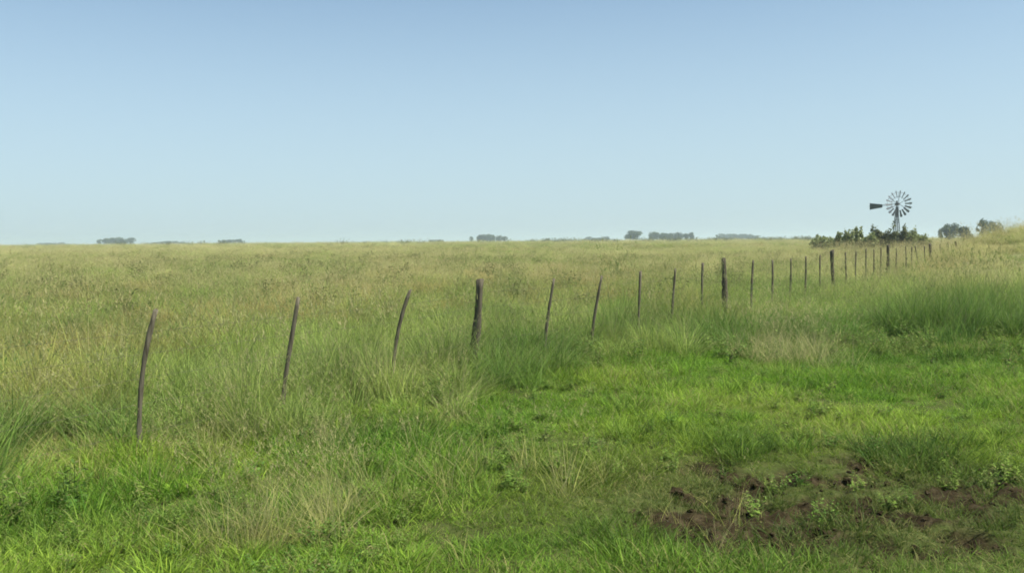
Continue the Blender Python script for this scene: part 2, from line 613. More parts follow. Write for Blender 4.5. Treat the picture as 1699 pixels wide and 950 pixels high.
def deep_green(x, y):
    """patches of lusher, darker plants, and shadow streaks on the lane painted as dark green"""
    return np.clip(np.maximum.reduce([
        0.9 * blob(x, y, 1250, 740, 0.35, 0.35), 0.9 * blob(x, y, 1480, 750, 0.5, 0.45), 0.7 * blob(x, y, 1600, 790, 0.4, 0.5),
        0.95 * blob(x, y, 1470, 575, 2.2, 2.2), 0.8 * blob(x, y, 1640, 560, 1.5, 2.5), 0.8 * blob(x, y, 1120, 560, 0.8, 1.4), 0.75 * blob(x, y, 900, 600, 0.9, 0.8),
        0.9 * blob(x, y, 690, 720, 0.5, 0.45), 0.7 * blob(x, y, 930, 735, 0.45, 0.3), 0.7 * blob(x, y, 570, 745, 0.35, 0.2),  # last pair: shadow streaks on the lane, put into the grass colour
        0.7 * blob(x, y, 300, 870, 0.9, 0.4), 0.5 * blob(x, y, 40, 900, 0.6, 0.4), 0.6 * blob(x, y, 1180, 790, 0.3, 0.4),
        0.75 * blob(x, y, 400, 640, 1.0, 0.9), 0.8 * blob(x, y, 20, 760, 0.35, 0.35), 0.7 * blob(x, y, 300, 690, 0.4, 0.4), 0.6 * blob(x, y, 600, 620, 0.7, 0.7)]), 0, 1)


# --- short grass of the lane
SUBL = 12
Pa = sample_even([(3.8, 7.6, 150)], seed=11)
Pa = Pa[blob(Pa[:, 0], Pa[:, 1], 1370, 830, 1.5, 1.0) > 0.12]
Pb = sample_even([(1.5, 4.0, 4), (4.0, 6.0, 17), (6.0, 9.0, 15), (9.0, 14.0, 11), (14.0, 24.0, 4)], seed=111)
Pb = Pb[blob(Pb[:, 0], Pb[:, 1], 1370, 830, 1.5, 1.0) <= 0.12]
P = np.concatenate([Pa, Pb])
big = np.arange(len(P)) >= len(Pa)
x, y = P[:, 0], P[:, 1]
s = side(x, y); zt = zone_tall(x, y); mud = mud_mask(x, y)
u = rng.random(len(P))
keep = (s > -1.2) & (u > zt * 0.35) & (rng.random(len(P)) > mud * 0.74)
x, y, s, mud, big = x[keep], y[keep], s[keep], mud[keep], big[keep]
N = len(x)
n1 = fbm(x * 0.9, y * 0.9, 51, 4); n2 = fbm(x * 2.6, y * 2.6, 55, 3)
deep = np.clip(deep_green(x, y) + (n2 - 0.5) * 1.0, 0, 1)
tint = lerp(C_LAWN, C_LAWN2, sstep(0.35, 0.65, n1))
tint = tint * (1 - 0.85 * deep[:, None]) + np.array(C_DEEP) * 0.85 * deep[:, None]
near_mud = np.clip(blob(x, y, 1370, 830, 1.9, 1.15) * 1.3, 0, 1)
tint = tint * (1 - 0.85 * near_mud[:, None]) + np.array((0.060, 0.085, 0.022)) * 0.85 * near_mud[:, None]
tint *= rng.uniform(0.8, 1.2, (N, 1))
dry = np.clip(0.14 + 0.8 * (fbm(x * 1.7, y * 1.7, 61, 3) - 0.45) + 0.06 * near_mud + 0.25 * sstep(1.4, -0.6, s), 0.02, 0.75)
hs = (0.75 + 0.9 * sstep(0.35, 0.75, fbm(x * 1.3, y * 1.3, 71, 3))) * (1 + 0.5 * deep) * (1 - 0.35 * near_mud)
hs *= 1 + 0.45 * sstep(1.4, 0.0, s)
hs *= rng.uniform(0.65, 1.4, N)
scl = np.stack([np.clip(hs, 0.8, 1.5), np.clip(hs, 0.8, 1.5), hs], 1)
lawn = proto_collection('lane_grass_tuft', [
    tuft_mesh('lane_tuft_%d' % i, M['lane_grass'], 50, 0.085, 0.6, 0.085, 1.1, 0.0055, 3, 100 + i, 1 if i == 0 else 0, 0.6) for i in range(5)])
lawnb = proto_collection('lane_grass_patch', [
    tuft_mesh('lane_patch_%d' % i, M['lane_grass'], 56, 0.085, 0.6, 0.085, 1.1, 0.0055, 3, 150 + i, 1 if i < 2 else 0, 0.6, 0.27, SUBL) for i in range(6)])
PZ = np.stack([x, y, hgt(x, y)], 1)
scatter_object('lane_grass', PZ[big], scl[big], tint[big], dry[big], lawnb, 6,
               'short bright green grass covering the lane in front of the fence', 0.06, 21)
sm = ~big
scatter_object('trampled_grass', PZ[sm], scl[sm], tint[sm], dry[sm], lawn, 5,
               'sparse trampled grass tufts in and round the muddy patch', 0.18, 27)

# --- tall uncut grass of the pasture
P = sample_even([(1.5, 6.0, 3), (6.0, 9.0, 4.8), (9.0, 16.0, 4), (16.0, 30.0, 2.4), (30.0, 60.0, 1.1), (60, 120, 0.45), (120, 260, 0.13), (260, 620, 0.028)],
           half=40, near_half=75, seed=12)
x, y = P[:, 0], P[:, 1]
zt = zone_tall(x, y); s = side(x, y)
keep = (rng.random(len(P)) < zt) & (mud_mask(x, y) < 0.3)
x, y, s = x[keep], y[keep], s[keep]
N = len(x); D = np.hypot(x, y)
n1 = fbm(x * 0.22, y * 0.22, 81, 5); n2 = fbm(x * 0.9, y * 0.9, 85, 3); nl = fbm(x * 0.05, y * 0.05, 87, 4)
deep = np.clip(deep_green(x, y), 0, 1)
tint = lerp(C_OLIVE, C_OLIVE2, sstep(0.38, 0.62, 0.6 * n1 + 0.4 * nl))
tan_ = np.exp(-((s - 0.6) / 1.6) ** 2) * sstep(26, 34, y) * sstep(75, 55, y)
red = np.clip(1.3 * tan_ + blob(x, y, 230, 520, 9, 5) + 0.9 * sstep(0.54, 0.66, fbm(x * 0.09 + 40, y * 0.05, 95, 4)), 0, 1) * sstep(0.4, 0.6, n2)
tint = tint * (1 - 0.6 * red[:, None]) + np.array(C_RED) * 0.6 * red[:, None]
rightgreen = sstep(1.0, 3.0, s) * sstep(20, 13, y)
n3 = fbm(x * 0.45 + 9, y * 0.45, 89, 3)
g = np.clip(0.75 * deep * sstep(0.25, 0.55, n2 + 0.1) + 0.5 * rightgreen + 0.7 * sstep(0.56, 0.70, n3) * sstep(90, 30, D) + 0.25 * sstep(0.2, 1.0, s) * sstep(16, 9, D), 0, 0.95)
lush = np.array((0.090, 0.170, 0.032))
tint = tint * (1 - g[:, None]) + lush * g[:, None]
tint *= rng.uniform(0.75, 1.25, (N, 1)) * (1.18 - 0.28 * sstep(20, 60, D))[:, None]
dry = np.clip(0.31 + 1.0 * (nl - 0.5) + 0.9 * (n1 - 0.5) + 0.5 * (n2 - 0.5) - 0.45 * g + 0.15 * sstep(1.5, 3, s) * sstep(16, 22, y) + 0.05 * sstep(20, 60, D) + rng.normal(0, 0.08, N), 0.02, 0.85)
hs = (0.30 + 1.25 * fbm(x * 0.7, y * 0.7, 91, 4)) * rng.uniform(0.65, 1.35, N)
hs *= 1 - 0.35 * sstep(-0.4, 0.6, s) * sstep(13, 11, y)
hs *= 1 - 0.28 * sstep(14, 40, D) * sstep(1.0, -1.0, s)
hs *= 1 + 0.2 * sstep(1.5, 4.0, s) * sstep(24, 18, y) - 0.42 * sstep(1.0, 2.5, s) * sstep(24, 32, y)
fat = 1 + sstep(25, 60, D) * 0.9 + sstep(60, 120, D) * 1.2 + sstep(120, 260, D) * 1.8 + sstep(260, 400, D) * 2.5
scl = np.stack([fat * rng.uniform(0.8, 1.2, N), fat * rng.uniform(0.8, 1.2, N), hs * (1 + 0.12 * (fat - 1))], 1)
tall = proto_collection('tall_grass_tuft', [
    tuft_mesh('tall_tuft_%d' % i, M['tall_grass'], 58, 0.50, 0.45, 0.15, 0.95, 0.0075, 4, 200 + i, (0, 2, 3, 1, 4, 2)[i], 0.15, 0.42, 8) for i in range(6)])
scatter_object('tall_pasture_grass', np.stack([x, y, hgt(x, y)], 1), scl, tint, dry, tall, 6,
               'tall half dry olive grass filling the pasture behind the fence', 0.12, 22)

# --- pale seeding straw: stray clumps that stand out of the green
pts = []
def clump(px, py, rx, ry, n):
    c = gpt(px, py)
    q = rng.normal(0, 1, (n, 2)) * (rx, ry)
    pts.append(c + q)
clump(470, 900, 0.17, 0.10, 24); clump(550, 865, 0.16, 0.09, 18); clump(520, 830, 0.3, 0.15, 10); clump(400, 745, 0.7, 0.2, 16); clump(330, 800, 0.4, 0.15, 6); clump(600, 800, 0.3, 0.2, 6)
clump(1290, 590, 0.35, 0.9, 90); clump(870, 790, 0.35, 0.25, 8); clump(250, 760, 0.5, 0.3, 16); clump(640, 770, 0.4, 0.2, 8); clump(1400, 520, 0.9, 2.0, 30); clump(1560, 490, 0.8, 2.0, 20)
clump(60, 740, 0.4, 0.4, 40); clump(150, 700, 0.5, 0.5, 34); clump(420, 730, 0.4, 0.25, 14); clump(930, 800, 0.3, 0.3, 5); clump(1180, 870, 0.3, 0.3, 4)
clump(720, 690, 0.3, 0.4, 10)
Q = np.concatenate(pts)
B_ = sample([(8, 40, 0.6)], seed=14)
B_ = B_[zone_tall(B_[:, 0], B_[:, 1]) > 0.5]
Q = np.concatenate([Q, B_])
x, y = Q[:, 0], Q[:, 1]; N = len(x)
hs = rng.uniform(0.5, 1.0, N); hs[y < 9] *= 0.78
straw = proto_collection('straw_tuft', [
    tuft_mesh('straw_tuft_%d' % i, M['tall_grass'], 20, 0.46, 0.5, 0.13, 0.7, 0.005, 4, 300 + i, 6, 0.45) for i in range(4)])
tint = lerp((0.27, 0.32, 0.09), (0.40, 0.39, 0.17), rng.random(N))
sd = rng.uniform(0.15, 0.6, N); nr = y < 6.5
tint[nr] = lerp((0.27, 0.33, 0.07), (0.42, 0.41, 0.14), rng.random(nr.sum())); sd[nr] = rng.uniform(0.15, 0.55, nr.sum())
scatter_object('straw_grass', np.stack([x, y, hgt(x, y)], 1), np.stack([hs, hs, hs], 1), tint, sd, straw, 4,
               'pale straw coloured seeding grass standing in clumps among the green', 0.14, 23)

# --- tall tan weeds on the rise by the far fence posts and before the thicket
ta = rng.uniform(21, 46, 300)
Q = [F0 + ta[:, None] * FSTEP + FN * rng.uniform(-2.2, 0.7, 300)[:, None]]
for px0, px1, d0, d1, cnt in ((1385, 1560, 58, 84, 330), (1330, 1400, 70, 92, 60), (1540, 1640, 60, 100, 120)):
    D_ = rng.uniform(d0, d1, cnt)
    Q.append(np.array([(ray(p_, 398).x * q_, q_) for p_, q_ in zip(rng.uniform(px0, px1, cnt), D_)]))
Q = np.concatenate(Q); x, y = Q[:, 0], Q[:, 1]; N = len(x)
hs = rng.uniform(0.9, 1.55, N) * (1 + 0.15 * sstep(55, 70, y))
tint = lerp((0.24, 0.25, 0.09), (0.36, 0.225, 0.13), rng.random(N))
scatter_object('tan_weeds', np.stack([x, y, hgt(x, y)], 1), np.stack([hs * 1.3, hs * 1.3, hs], 1), tint, rng.uniform(0.1, 0.5, N), straw, 4,
               'tall tan weeds on the rise beside the farthest fence posts', 0.1, 30)

# --- leafy weeds along the fence and in the deep green spots
Q = []
tt = rng.uniform(-3, 22, 170)
Q.append(F0 + tt[:, None] * FSTEP + FN * rng.normal(0.25, 0.45, 170)[:, None])
B_ = sample([(4.2, 20, 9)], seed=15)
B_ = B_[rng.random(len(B_)) < deep_green(B_[:, 0], B_[:, 1]) * 0.9]
Q.append(B_)
B_ = sample([(9, 80, 0.5)], seed=16)
B_ = B_[(zone_tall(B_[:, 0], B_[:, 1]) > 0.5) & (fbm(B_[:, 0] * 0.25, B_[:, 1] * 0.25, 99, 3) > 0.5)]
Q.append(B_)
Q = np.concatenate(Q)
x, y = Q[:, 0], Q[:, 1]; N = len(x); D = np.hypot(x, y)
hs = rng.uniform(0.4, 0.95, N); hs[(D < 9.5) & (side(x, y) > 0.8)] *= 0.5
weeds = proto_collection('leafy_weed', [weed_mesh('leafy_weed_%d' % i, M['weed'], 400 + i, 0.42, 6 + i) for i in range(4)])
tint = lerp((0.085, 0.165, 0.034), (0.16, 0.235, 0.055), rng.random(N))
scatter_object('leafy_weeds', np.stack([x, y, hgt(x, y)], 1), np.stack([hs, hs, hs], 1), tint, rng.uniform(0, 0.25, N), weeds, 4,
               'dark green leafy weeds growing along the foot of the fence', 0.1, 24)

# --- small broad leaved herbs mixed into the turf of the lane
B_ = sample([(3.5, 7, 11), (7, 13, 8)], half=60, near_half=75, seed=19)
B_ = B_[(side(B_[:, 0], B_[:, 1]) > 0.2) & (rng.random(len(B_)) > mud_mask(B_[:, 0], B_[:, 1]) * 0.8) & (fbm(B_[:, 0] * 0.8, B_[:, 1] * 0.8, 107, 3) > 0.42)]
x, y = B_[:, 0], B_[:, 1]; N = len(x)
hs = rng.uniform(0.22, 0.42, N)
tint = lerp((0.09, 0.19, 0.035), (0.17, 0.26, 0.05), rng.random(N))
scatter_object('lane_herbs', np.stack([x, y, hgt(x, y)], 1), np.stack([hs * 1.3, hs * 1.3, hs], 1), tint, rng.uniform(0, 0.35, N), weeds, 4,
               'small broad leaved herbs growing in the short lane grass', 0.1, 28)

# --- far tussocks that mottle the plain
B_ = sample([(18, 90, 0.15), (90, 200, 0.06), (200, 500, 0.010)], half=36, seed=17)
B_ = B_[fbm(B_[:, 0] * 0.06, B_[:, 1] * 0.06, 103, 4) > 0.44]
B_ = B_[side(B_[:, 0], B_[:, 1]) < -2]
x, y = B_[:, 0], B_[:, 1]; N = len(x); D = np.hypot(x, y)
hs = rng.uniform(0.9, 1.9, N) * (1 + sstep(90, 400, D) * 0.6)
tint = lerp((0.045, 0.075, 0.02), (0.10, 0.12, 0.04), rng.random(N))
scatter_object('field_tussocks', np.stack([x, y, hgt(x, y)], 1), np.stack([hs * 1.7, hs * 1.7, hs], 1), tint, rng.uniform(0, 0.15, N), weeds, 4,
               'low dark green tussocks dotted over the far pasture', 0.1, 25)

# --- low scrub that roughens the skyline from the middle to the windmill
pts = []
for px0, px1, cnt in ((880, 1030, 60), (1060, 1200, 40), (1180, 1345, 90), (560, 880, 30), (60, 420, 24)):
    for k in range(cnt):
        D_ = rng.uniform(330, 650); d_ = ray(rng.uniform(px0, px1), 398)
        pts.append((d_.x * D_, D_))
Q = np.array(pts); x, y = Q[:, 0], Q[:, 1]; N = len(x)
hs = rng.uniform(4.0, 8.0, N)
tint = lerp((0.06, 0.085, 0.03), (0.13, 0.15, 0.06), rng.random(N))
scatter_object('horizon_scrub', np.stack([x, y, hgt(x, y)], 1), np.stack([hs * 2.2, hs * 2.2, hs], 1), tint, rng.uniform(0, 0.2, N), weeds, 4,
               'low grey green scrub along the far edge of the pasture', 0.05, 29)

# ------------------------------------------------------------------ clods in the mud
clod_me = []
for i in range(4):
    bm = bmesh.new()
    bmesh.ops.create_icosphere(bm, subdivisions=2, radius=1)
    r_ = random.Random(i)
    ph = [r_.uniform(0, 6) for _ in range(6)]
    for v in bm.verts:
        c = v.co
        k = 1 + 0.25 * math.sin(3 * c.x + ph[0]) * math.sin(3.5 * c.y + ph[1]) + 0.18 * math.sin(6 * c.z + ph[2] + 4 * c.x) + r_.uniform(-0.1, 0.1)
        v.co = Vector((c.x * k, c.y * k * 0.8, c.z * k * 0.55))
    me = bpy.data.meshes.new('soil_clod'); bm.to_mesh(me); bm.free()
    me.attributes.new('mud', 'FLOAT', 'POINT').data.foreach_set('value', np.ones(len(me.vertices), np.float32))
    me.attributes.new('tall', 'FLOAT', 'POINT').data.foreach_set('value', np.zeros(len(me.vertices), np.float32))
    me.materials.append(M['ground'])
    clod_me.append(me)
clods = proto_collection('soil_clod', clod_me)
B_ = sample([(4.2, 7.4, 130)], seed=18, near=9)
B_ = B_[(rng.random(len(B_)) < mud_mask(B_[:, 0], B_[:, 1]))]
x, y = B_[:, 0], B_[:, 1]; N = len(x)
hs = np.exp(rng.normal(-4.2, 0.5, N))
o = scatter_object('soil_clods', np.stack([x, y, hgt(x, y)], 1), np.stack([hs, hs, hs], 1), np.ones((N, 3)), np.zeros(N), clods, 4,
                   'dark brown lumps of trampled soil in the muddy patch', 0.4, 26)
o['category'] = 'soil'

# ------------------------------------------------------------------ the fence
def post_mesh(name, base, top, bow, r0, r1, mat, seed, split=False):
    """an irregular round post from base to top (base is local origin), bowed sideways"""
    r = random.Random(seed)
    bm = bmesh.new()
    n, seg = (12, 12) if r0 > 0.03 else (9, 14)
    axis = top - base
    rings = []
    kx, ky = [r.uniform(0, 6.28) for _ in range(2)]
    for k in range(seg + 1):
        t = k / seg
        c = axis * t + Vector((bow[0], bow[1], 0)) * (4 * t * (1 - t)) + Vector((math.sin(5 * t + kx), math.sin(6 * t + ky), 0)) * 0.28 * r0
        rad = r0 + (r1 - r0) * t
        rad *= 1 + 0.10 * math.sin(7 * t + kx) + r.uniform(-0.12, 0.14)
        ring = []
        for j in range(n):
            a = 2 * math.pi * j / n
            q = rad * (1 + 0.10 * math.sin(3 * a + kx) + 0.05 * math.sin(5 * a + ky + 3 * t))
            p = c + Vector((math.cos(a) * q, math.sin(a) * q, 0))
            if k == seg:
                p.z += 0.45 * rad * math.cos(a - kx) + r.uniform(-0.1, 0.1) * rad
            ring.append(bm.verts.new(p))
        rings.append(ring)
    for k in range(seg):
        for j in range(n):
            f = bm.faces.new((rings[k][j], rings[k][(j + 1) % n], rings[k + 1][(j + 1) % n], rings[k + 1][j]))
            f.smooth = True
    bm.faces.new(rings[-1]); bm.faces.new(list(reversed(rings[0])))
    me = bpy.data.meshes.new(name); bm.to_mesh(me); bm.free()
    me.materials.append(mat)
    return me


# (post number, foot pixel x, top pixel x, top pixel y, bow in metres, thick)
POSTS = {-4: (-70, -30, 540), -3: (222, 258, 514), -2: (462, 494, 493), -1: (646, 681, 481), 0: (781, 798, 464), 1: (903, 919, 462),
         2: (980, 998, 457), 3: (1055, 1063, 450), 4: (1114, 1120, 445), 5: (1164, 1166, 436), 6: (1204, 1201, 429), 7: (1247, 1249, 431),
         8: (1281, 1281, 431), 9: (1311, 1312, 429), 10: (1335, 1337, 425), 11: (1360, 1361, 423), 12: (1380, 1382, 415), 13: (1402, 1403, 418),
         14: (1420, 1420, 416), 15: (1436, 1437, 412), 16: (1449, 1450, 413), 17: (1461, 1462, 410), 18: (1472, 1474, 406), 19: (1487, 1487, 410),
         20: (1503, 1503, 408), 21: (1512, 1513, 409), 22: (1525, 1519, 408), 23: (1533, 1534, 408), 24: (1543, 1543, 404), 26: (1560, 1560, 405), 28: (1573, 1573, 401), 30: (1586, 1586, 400)}
BOW = {-3: 0.035, -2: 0.012, -1: 0.055, 0: 0.01, 1: 0.03, 2: 0.02}
fx, fy = F0
fence = empty('wire_fence', (F0[0], F0[1], h1(*F0)), 0, 'wire fence of crooked dark wooden posts running across the pasture', 'fence')
origin = fence.location.copy()
tops, feet = {}, {}
for k, t in enumerate(sorted(POSTS)):
    pbx, ptx, pty = POSTS[t]
    D = F0[1] + t * FSTEP[1]
    d = ray(pbx, 500)
    bx_ = d.x * D
    foot = Vector((bx_, D, h1(bx_, D) - 0.06))
    top = at_depth(ptx, pty, D)
    thick = t % 6 == 0 and t >= 0
    r0, r1 = (0.050, 0.043) if thick else (0.0215, 0.017)
    if t > 6: r0, r1 = r0 * 1.1, r1 * 1.1
    b = BOW.get(t, random.uniform(-0.012, 0.012))
    me = post_mesh('post', foot, top, (-b, random.uniform(-0.02, 0.02)), r0, r1, M['thick_wood' if thick else 'thin_wood'], 500 + t)
    p = obj('post', me, fence)
    p.location = foot - origin
    tops[t], feet[t] = top, foot
    if thick:
        p['label'] = 'thick dark upright main post of the fence'
    elif t == -1:
        p['label'] = 'thin post bent sharply to the right near its top'
    elif t == -3:
        p['label'] = 'thin leaning post nearest the camera'

order = sorted(tops)
for w in range(5):
    zr = (0.22, 0.42, 0.60, 0.77, 0.92)[w]
    V, Fc = [], []
    for t in order:
        axis = tops[t] - feet[t]
        hh = axis.z
        f = min(0.96, zr * 1.1 / hh) if t % 6 else min(0.93, zr * 1.14 / hh)
        b = BOW.get(t, 0)
        c = feet[t] + axis * f + Vector((-b, 0, 0)) * (4 * f * (1 - f)) - origin
        for j in range(4):
            a = math.pi / 2 * j
            V.append(c + Vector((FN[0] * math.cos(a), FN[1] * math.cos(a), math.sin(a))) * 0.0009)
    for k in range(len(order) - 1):
        for j in range(4):
            a = 4 * k + j; b2 = 4 * k + (j + 1) % 4
            Fc.append((a, b2, b2 + 4, a + 4))
    obj('wire', mesh_from('wire', V, Fc, M['wire']), fence)

# ------------------------------------------------------------------ trees and shrubs
def leaf_cloud(name, mat, seed, lobes, n, leaf, spiky=0.0):
    """leaf clumps spread through a crown made of lobes (cx, cy, cz, rx, ry, rz), thinned into uneven masses"""
    r = np.random.default_rng(seed)
    lobes = np.array(lobes, float)
    vol = lobes[:, 3] * lobes[:, 4] * lobes[:, 5]
    pick = r.choice(len(lobes), n, p=vol / vol.sum())
    d = r.normal(0, 1, (n, 3)); d /= np.linalg.norm(d, axis=1)[:, None]
    rad = r.random(n) ** 0.42
    bump = 0.75 + 0.5 * vnoise(d[:, 0] * 2.5 + pick * 7.1 + 50, d[:, 1] * 2.5 + d[:, 2] * 2.2 + 50, seed)
    p = lobes[pick, :3] + d * lobes[pick, 3:] * (rad * bump)[:, None]
    keep = (vnoise(p[:, 0] * 1.7 / leaf * 0.22 + 30, p[:, 2] * 1.7 / leaf * 0.22 + p[:, 1] * 0.9 + 30, seed + 3) > (0.16 if spiky else 0.30)) & (p[:, 2] > 0.02)
    p = p[keep]; n = len(p)
    a = r.normal(0, 1, (n, 3)); a[:, 2] = a[:, 2] * (0.6 + spiky) + spiky * 1.2
    a /= np.linalg.norm(a, axis=1)[:, None]
    b = np.cross(a, r.normal(0, 1, (n, 3))); b /= np.linalg.norm(b, axis=1)[:, None]
    L = leaf * r.uniform(0.5, 1.4, n)[:, None]
    wd = 0.30 if spiky else 0.45
    V = np.stack([p - a * L * 0.5, p + b * L * wd, p + a * L * 0.6, p - b * L * wd], 1).reshape(-1, 3)
    Fc = [(4 * i, 4 * i + 1, 4 * i + 2, 4 * i + 3) for i in range(n)]
    bl = np.repeat(r.random(n), 4)
    return mesh_from(name, V, Fc, mat, False, {'blade': bl})


def limb_mesh(name, limbs, mat):
    """tapered limbs: (p0, p1, r0, r1) lists"""
    V, Fc = [], []
    for p0, p1, r0, r1 in limbs:
        p0, p1 = Vector(p0), Vector(p1)
        ax = (p1 - p0).normalized()
        u_ = ax.orthogonal().normalized(); v_ = ax.cross(u_)
        segs = 3
        base = len(V)
        side_ = u_ * random.uniform(-0.06, 0.06) * (p1 - p0).length
        for k in range(segs + 1):
            t = k / segs
            c = p0.lerp(p1, t) + side_ * math.sin(math.pi * t)
            rr = r0 + (r1 - r0) * t
            for j in range(7):
                a = 2 * math.pi * j / 7
                V.append(c + (u_ * math.cos(a) + v_ * math.sin(a)) * rr)
        for k in range(segs):
            for j in range(7):
                a = base + 7 * k + j; b = base + 7 * k + (j + 1) % 7
                Fc.append((a, b, b + 7, a + 7))
    return mesh_from(name, V, Fc, mat, True)


def tree_meshes(seed, h, w, n=1500, low=0.0):
    r = random.Random(seed)
    lobes = []
    for i in range(14):
        a = r.uniform(0, 6.28); q = w * 0.5 * r.uniform(0.15, 0.72)
        zc = h * r.uniform(low + 0.18, 0.80)
        lobes.append((q * math.cos(a), q * math.sin(a), zc, w * r.uniform(0.16, 0.30), w * r.uniform(0.16, 0.30), h * r.uniform(0.11, 0.21)))
    lobes.append((0, 0, h * 0.5, w * 0.36, w * 0.36, h * 0.42))
    crown = leaf_cloud('crown', M['tree_leaf'], seed, lobes, n, w * 0.062)
    limbs = [((0, 0, -0.3), (w * 0.02, 0, h * 0.5), h * 0.035, h * 0.018)]
    for i in range(6):
        l_ = lobes[i]
        limbs.append(((w * 0.015, 0, h * r.uniform(0.2, 0.45)), l_[:3], h * 0.014, h * 0.004))
    return crown, limb_mesh('trunk', limbs, M['bark'])


TREE = [tree_meshes(700 + i, 1.0, (0.95, 0.8, 1.15, 0.7, 1.35)[i], 3600) for i in range(5)]


def tree(px, D, top_py, width_px, var, label, group, base_drop=0.0):
    """tree whose top shows at top_py and whose crown is width_px wide in the photo, standing D metres off"""
    d = ray(px, top_py)
    x_ = d.x * D
    z0 = h1(x_, D)
    h = EYE + d.z * D - z0
    w = width_px / F * D
    o = empty('tree', (x_, D, z0), random.uniform(0, 6.28), label, 'tree', group)
    bw = (0.95, 0.8, 1.15, 0.7, 1.35)[var]
    c, t = TREE[var]
    for nm, me in (('crown', c), ('trunk', t)):
        p = obj(nm, me, o)
        p.scale = (w / bw, w / bw, h)
    return o


# groves along the horizon: (x0, x1, top y, depth, count, words)
GROVES = [
    (62, 118, 402, 1500, 5, 'faint grove at the far left horizon'),
    (160, 222, 393, 1000, 6, 'dark flat topped grove on left horizon'),
    (240, 306, 400, 1300, 6, 'hazy grove right of dark left grove'),
    (366, 402, 396, 1000, 4, 'isolated block left above second post'),
    (712, 736, 396, 1200, 3, 'tiny pale grove left of mid horizon'),
    (792, 841, 388, 900, 5, 'dark grove at the middle of the horizon'),
    (972, 1012, 391, 1200, 4, 'low faint grove right of mid horizon'),
    (1076, 1152, 383, 800, 8, 'long dark grove beside rounded tree'),
    (1190, 1258, 387, 1200, 6, 'long pale horizon grove before the windmill'),
]
ORD = ['leftmost', 'second', 'third', 'fourth', 'fifth', 'sixth', 'seventh', 'rightmost']
for gi_, (x0, x1, ty, D, n, words) in enumerate(GROVES):
    wpx = (x1 - x0) / n
    for k in range(n):
        px = x0 + wpx * (k + 0.5)
        which = 'leftmost tree' if k == 0 else 'rightmost tree' if k == n - 1 else '%s tree from the left' % ORD[k]
        tree(px, D * random.uniform(0.96, 1.05), ty + random.choice((-0.6, 0.4, 1.2, 2.6)), wpx * random.uniform(1.25, 1.7), (gi_ * 3 + k * 2) % 5,
             '%s in the %s' % (which, words), 'trees of the ' + words)
tree(782, 950, 391, 9, 3, 'small narrow tree just left of the dark grove at mid horizon', None)
tree(1050, 720, 380, 32, 0, 'single rounded dark tree standing alone on the horizon right of centre', None)
tree(908, 900, 394, 10, 1, 'tiny lone tree on the horizon between the two middle groves', None)
# nearer trees right of the windmill
tree(1562, 300, 375, 14, 3, 'slim pale tree nearest the windmill in the row at right', None)
tree(1577, 300, 369, 26, 2, 'bushy grey green tree with flat top right of the windmill', None)
tree(1600, 240, 372, 27, 0, 'low round dark tree right of the windmill', None)
tree(1632, 260, 359, 24, 3, 'tallest dark tree at the foot of the right bank', None)
tree(1654, 280, 363, 27, 1, 'dark tree half hidden by the right bank', None)


def shrub(px, D, top_py, width_px, seed, label, mat='shrub_leaf', spiky=0.35, n=900, stems=7):
    d = ray(px, top_py); x_ = d.x * D; z0 = h1(x_, D)
    h = EYE + d.z * D - z0; w = width_px / F * D
    r = random.Random(seed)
    o = empty('shrub', (x_, D, z0), 0, label, 'shrub', 'shrubs round the windmill')
    lobes = []
    for i in range(9):
        a = r.uniform(0, 6.28); q = w * 0.42 * math.sqrt(r.random())
        lz = h * r.uniform(0.25, 0.66)
        lobes.append((q * math.cos(a), q * math.sin(a), lz, w * r.uniform(0.12, 0.2), w * r.uniform(0.12, 0.2), h * r.uniform(0.16, 0.30)))
    lobes.append((0, 0, h * 0.36, w * 0.40, w * 0.40, h * 0.36))
    obj('foliage', leaf_cloud('foliage', M[mat], seed, lobes, int(n * 2.2), 0.20, spiky), o)
    limbs = []
    for i in range(stems):
        l_ = lobes[i % 9]
        limbs.append(((r.uniform(-0.1, 0.1), r.uniform(-0.1, 0.1), -0.1), l_[:3], 0.035, 0.012))
    obj('stems', limb_mesh('stems', limbs, M['bark']), o)
    return o


shrub(1358, 95, 384, 36, 801, 'low wide pale shrub at the left end of the windmill thicket', n=1100)
shrub(1392, 90, 379, 20, 802, 'small low shrub between the pale and the tall left shrub')
shrub(1408, 85, 368, 20, 803, 'tall upright green shrub, left one of a pair, left of windmill', n=1100)
shrub(1426, 88, 370, 18, 804, 'tall upright green shrub, right one of a pair, left of windmill', n=1000)
shrub(1447, 84, 379, 22, 805, 'low green shrub beside the dark bush under the vane', n=1000)
shrub(1457, 92, 364, 22, 806, 'dark bush directly under the windmill vane', 'dark_shrub_leaf', n=1400)
shrub(1477, 90, 366, 26, 807, 'broad dark bush at the left foot of the windmill', 'dark_shrub_leaf', n=1600)
shrub(1497, 94, 368, 26, 808, 'dark bush at the right foot of the windmill', 'dark_shrub_leaf', n=1300)
shrub(1514, 90, 367, 20, 809, 'tall thin shrub just right of the windmill', n=900)
shrub(1534, 86, 382, 22, 810, 'low ragged olive shrub at the right end of the thicket', n=700)
shrub(1381, 92, 386, 30, 812, 'very low olive scrub linking the left shrubs of the thicket', n=900)
shrub(1436, 86, 383, 26, 813, 'low scrub filling the gap left of the dark bush', n=900)
shrub(1524, 92, 378, 24, 814, 'rounded low shrub between thin shrub and ragged end shrub', n=800)
shrub(1665, 60, 378, 40, 811, 'low green scrub on the crest of the right bank', n=1000)

